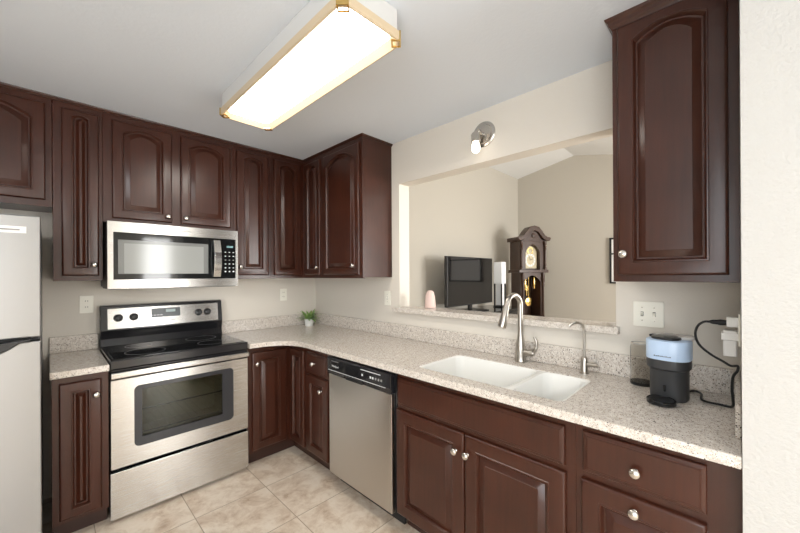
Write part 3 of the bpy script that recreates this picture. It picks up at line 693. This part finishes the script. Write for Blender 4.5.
# ------------------------------------------------------------------ charger, plug and cord by the stub wall
t = thing('charger', 'white plug-in charger on the right wall end outlet below the black plug', 'charger', (-.19, -3.1535, 1.165))
MB().prism(rrect(-.022, .022, .008, .046, .006, 4), -.062, .030).build('case', M_white, t, bevel=.002)
MB().box(-.025, .025, .004, .051, -.004, .022).build('collar', M_white, t, bevel=.002)
MB().box(-.008, .008, .0001, .0039, -.003, .003).build('prongs', M_knob, t)
pc = [(-.19, -3.074, 1.222), (-.19, -3.055, 1.220), (-.19, -3.037, 1.203), (-.20, -3.030, 1.172), (-.20, -3.040, 1.135), (-.20, -3.070, 1.104), (-.20, -3.105, 1.082), (-.20, -3.128, 1.068), (-.20, -3.146, 1.070), (-.20, -3.145, 1.052), (-.205, -3.134, 1.03), (-.205, -3.131, .985), (-.205, -3.133, .950), (-.20, -3.131, .921), (-.19, -3.100, .9172), (-.188, -3.065, .9172), (-.165, -3.045, .9172), (-.09, -3.040, .9172), (-.06, -3.02, .9172), (-.09, -3.000, .9172), (-.14, -2.995, .919)]
t = thing('power_cord', 'black power cord looping from the wall outlet to the coffee maker', 'cord', (-.19, -3.13, .912))
org = Vector((-.19, -3.13, .912))
MB().tube([p-org for p in smooth_path(pc, 6)], .0042, 8).build('cable', M_rubber, t, smooth=True)
MB().tube([Vector(p)-org for p in ((-.19, -3.117, 1.222), (-.19, -3.100, 1.222), (-.19, -3.092, 1.222), (-.19, -3.078, 1.222), (-.19, -3.070, 1.222))], [.010, .011, .009, .008, .0045], 12).build('plug', M_rubber, t, smooth=True)
t = thing('plug_adapter', 'small white plug adapter between the black plug and the right wall outlet', 'adapter', (-.19, -3.1535, 1.222))
MB().box(-.018, .018, .0002, .036, -.0125, .022).build('body', M_white, t, bevel=.001)

# ------------------------------------------------------------------ things in the living room beyond
t = thing('speaker', 'small pink rounded speaker standing on the pass-through sill at left', 'speaker', (.112, -1.452, 1.1485))
MB().lathe([(.0001, .0005), (.040, .0005), (.043, .004), (.041, .04), (.036, .09), (.029, .118), (.018, .131), (.0001, .135)], 24).build('body', mat('pink_mesh', (.66, .50, .45), .8), t, smooth=True)
MB().lathe([(.0001, .0), (.0405, .0), (.0405, .00045), (.0001, .00045)], 24).build('base', M_greymark, t)
t = thing('media_console', 'long black console cabinet under the television in the far room', 'console', (1.83, -.80, 0)); t.scale = (.87, 1, 1)
MB().box(-.80, .80, -.24, .24, .06, .93).build('body', M_black, t)
MB().box(-.82, .82, -.26, .26, .9305, .955).build('top', M_gloss, t, bevel=.003)
for k in range(4):
    d = MB().box(-.79+k*.395, -.79+k*.395+.385, -.255, -.2405, .08, .92).build('door', M_enamel, t, bevel=.003)
    MB().box(-.40+k*.395-.03 if k % 2 == 0 else -.79+k*.395+.03, -.40+k*.395-.02 if k % 2 == 0 else -.79+k*.395+.04, -.265, -.2555, .5, .6).build('handle', M_knob, d)
MB().box(-.78, .78, -.2, .22, 0, .0595).build('plinth', M_black, t)
t = thing('television', 'large black flat screen television on the console in the far room', 'television', (1.67, -.80, .955))
MB().box(-.492, .492, -.012, .03, .075, .655).build('screen_housing', M_black, t, bevel=.003)
MB().box(-.482, .482, -.0135, -.0125, .09, .645).build('screen', mat('tv_screen', (.006, .006, .007), .05), t)
MB().box(-.22, .22, -.12, .12, 0.0005, .012).box(-.03, .03, .0, .028, .012, .16).build('stand', M_black, t)
# lantern lamp
t = thing('lantern_lamp', 'white square column lamp on black legs standing between television and clock', 'lamp', (2.385, -.80, .955))
MB().box(-.060, .060, -.060, .060, .315, .612).build('lamp_shade', M_cloth, t, bevel=.004)
MB().box(-.042, .042, -.042, .042, .022, .3145).build('lower_shade', M_cloth, t, bevel=.004)
for sx in (-1, 1):
    for sy in (-1, 1): MB().box(sx*.052-.007, sx*.052+.007, sy*.052-.007, sy*.052+.007, .0151, .3145).build('leg', M_black, t)
MB().box(-.065, .065, -.065, .065, 0.0005, .015).build('base', M_black, t)
# picture on the far wall
t = thing('wall_picture', 'black-framed picture on the far wall, half hidden by the right-hand cabinet', 'picture', (XF, -2.215, 1.582), R(-90))
fr = MB(); hw, hh = .365, .32
fr.box(-hw, hw, -.03, -.001, hh-.022, hh); fr.box(-hw, hw, -.03, -.001, -hh, -hh+.022); fr.box(-hw, -hw+.022, -.03, -.001, -hh+.0221, hh-.0221); fr.box(hw-.022, hw, -.03, -.001, -hh+.0221, hh-.0221); fr.box(-hw+.0221, hw-.0221, -.028, -.013, .085, .105)
fr.build('frame', M_black, t)
MB().box(-hw+.0221, hw-.0221, -.012, -.002, -hh+.0221, hh-.0221).build('mat_board', mat('white_paper', (.80, .79, .77), .8), t)

# grandfather clock
t = thing('grandfather_clock', 'ornate dark wooden grandfather clock with brass dial in the far corner', 'clock', (2.93, -.95, 0), R(-212+180)); t.scale = (.88, .88, 1)
def cb(name, m, b, par=t, bevel=.003): return MB().box(*b).build(name, m, par, bevel)
cb('plinth', M_clock, (-.28, .28, -.18, .17, 0, .12)); cb('base', M_clock, (-.255, .255, -.155, .16, .1205, .52)); cb('base_cap', M_clock, (-.27, .27, -.17, .165, .5205, .56))
# trunk: three-sided case with glazed front
tk = MB(); tk.box(-.215, .215, .14, .155, .5605, 1.42); tk.box(-.215, -.150, -.13, .1399, .5605, 1.42); tk.box(.150, .215, -.13, .1399, .5605, 1.42); tk.box(-.1499, .1499, -.13, .1399, .5605, .66)
tk.build('trunk', M_clock, t, bevel=.002)
# arched trunk rail
n = 14; arc = [(-.15, 1.42)] + [(-.1498+.2996*k/n, 1.285+.095*math.sin(math.pi*k/n)**.8) for k in range(n+1)] + [(.15, 1.42)]
MB().loops([[(a, -.13, b) for a, b in arc], [(a, -.10, b) for a, b in arc]]).build('arched_rail', M_clock, t)
arcg = [(-.149, .661)] + [(.149, .661)] + [(.149-.298*k/n, 1.284+.095*math.sin(math.pi*k/n)**.8) for k in range(n+1)]
MB().loops([[(a, -.112, b) for a, b in arcg], [(a, -.110, b) for a, b in arcg]]).build('trunk_glass', M_glass, t)
cb('hood_base', M_clock, (-.265, .265, -.175, .16, 1.4205, 1.462))
hd = MB(); hd.box(-.235, -.130, -.14, .155, 1.4625, 1.87); hd.box(.130, .235, -.14, .155, 1.4625, 1.87); hd.box(-.1299, .1299, -.06, .155, 1.4625, 1.87)
arc = [(-.13, 1.87)] + [(-.13+.26*k/n, 1.70+.12*math.sin(math.pi*k/n)**.7) for k in range(n+1)] + [(.13, 1.87)]
hd.loops([[(a, -.14, b) for a, b in arc], [(a, -.0601, b) for a, b in arc]])
hd.build('hood', M_clock, t, bevel=.002)
# dial with arch
dl = [(-.122, 1.482), (.122, 1.482), (.122, 1.70)] + [(.122*math.cos(math.pi*k/n), 1.70+.105*math.sin(math.pi*k/n)) for k in range(1, n)] + [(-.122, 1.70)]
M_dial = mat('pale_gold_dial', (.50, .43, .28), .5, .0)
D = MB().loops([[(a, -.068, b) for a, b in dl], [(a, -.061, b) for a, b in dl]]).build('dial', M_dial, t)
def ringy(r0, r1, z, m, nm, y=-.0705, par=D): MB().loops([[(q*math.cos(2*math.pi*k/36), yy, z+q*math.sin(2*math.pi*k/36)) for k in range(36)] for q, yy in ((r0, y+.0024), (r0, y), (r1, y), (r1, y+.0024))], closed=True).build(nm, m, par)
ringy(.095, .066, 1.60, mat('silver_ring', (.62, .60, .54), .4, .2), 'chapter_ring'); ringy(.052, .040, 1.735, M_brass, 'moon_dial')
for k in range(12):
    a = 2*math.pi*k/12; c_, s_ = math.cos(a), math.sin(a)
    MB().tube([(.070*s_, -.0715, 1.60+.070*c_), (.091*s_, -.0715, 1.60+.091*c_)], .002, 4).build('hour_mark', M_darkmark, D)
MB().tube([(0, -.0725, 1.60), (.045, -.0725, 1.618)], .0025, 5).build('hour_hand', M_black, D); MB().tube([(0, -.0735, 1.60), (-.03, -.0735, 1.675)], .002, 5).build('minute_hand', M_black, D)
for sx in (-1, 1):
    x = sx*.215
    MB().lathe([(.024, 1.4625), (.024, 1.49), (.014, 1.50), (.019, 1.53), (.014, 1.56), (.015, 1.74), (.022, 1.76), (.013, 1.775), (.022, 1.79), (.013, 1.805), (.024, 1.82), (.024, 1.868)], 16, (x, -.160, 0)).build('hood_column', M_clock, t, smooth=True)
    MB().lathe([(.022, .5605), (.022, .62), (.013, .64), (.018, .70), (.013, .9), (.013, 1.2), (.020, 1.25), (.013, 1.27), (.022, 1.30), (.022, 1.419)], 16, (sx*.185, -.150, 0)).build('trunk_column', M_clock, t, smooth=True)
# cornice: side blocks and arched pediment
pedo = [(-.30, 1.905), (-.285, 1.925), (-.24, 1.925), (-.19, 1.95), (-.14, 2.01), (-.08, 2.065), (0, 2.085), (.08, 2.065), (.14, 2.01), (.19, 1.95), (.24, 1.925), (.285, 1.925), (.30, 1.905)]
pedi = [(-.27, 1.8705), (-.25, 1.875), (-.22, 1.878), (-.17, 1.895), (-.12, 1.945), (-.07, 1.995), (0, 2.015), (.07, 1.995), (.12, 1.945), (.17, 1.895), (.22, 1.878), (.25, 1.875), (.27, 1.8705)]
MB().loops([[(a, y, b) for a, b in pedo+list(reversed(pedi))] for y in (-.20, -.03)]).build('pediment', M_clock, t, bevel=.006)
tym = pedi
MB().loops([[(a, y, b) for a, b in [(-.235, 1.8705), (.235, 1.8705)] + [(a*.86, b) for a, b in reversed(pedi[2:-2])]] for y in (-.155, -.03)]).build('tympanum', M_clock, t)
MB().lathe([(.0001, 0), (.030, 0), (.036, .006), (.020, .014), (.022, .022), (.0001, .026)], 16, (0, -.155, 1.945), 'y').build('carved_rosette', M_clock, t, smooth=True)
cb('cornice', M_clock, (-.285, .285, -.0299, .165, 1.8705, 1.925)); cb('side_moulding', M_clock, (-.262, .262, -.028, .16, 1.845, 1.8704)) if False else None
# works
MB().lathe([(.0001, 0), (.060, 0), (.062, .004), (.050, .008), (.0001, .012)], 32, (0, -.02, 1.00), 'y').build('pendulum_bob', M_brass, t, smooth=True)
MB().tube([(0, -.02, 1.06), (0, -.02, 1.40)], .006, 8).build('pendulum_rod', M_brass, t)
for x, z0 in ((-.085, 1.17), (.0, 1.08), (.085, 1.19)):
    wgt = MB().lathe([(.0001, z0), (.020, z0), (.022, z0+.004), (.022, z0+.16), (.020, z0+.165), (.0001, z0+.17)], 20, (x, .045 if x == 0 else -.045, 0)).build('weight', M_brass, t, smooth=True)
    MB().tube([(x, .045 if x == 0 else -.045, z0+.17), (x, .045 if x == 0 else -.045, 1.415)], .002, 5).build('weight_chain', M_brass, wgt)

# repeats of a kind share a group
for o in list(col.objects):
    if o.parent or not o.get('category'): continue
    g = {'wall_cabinet': 'dark cherry wall cabinets', 'base_cabinet': 'dark cherry base cabinets', 'wall_outlet': 'ivory wall outlets', 'light_switch': 'ivory light switches', 'countertop': 'speckled quartz countertops'}.get(o.name.split('.')[0])
    if g: o['group'] = g
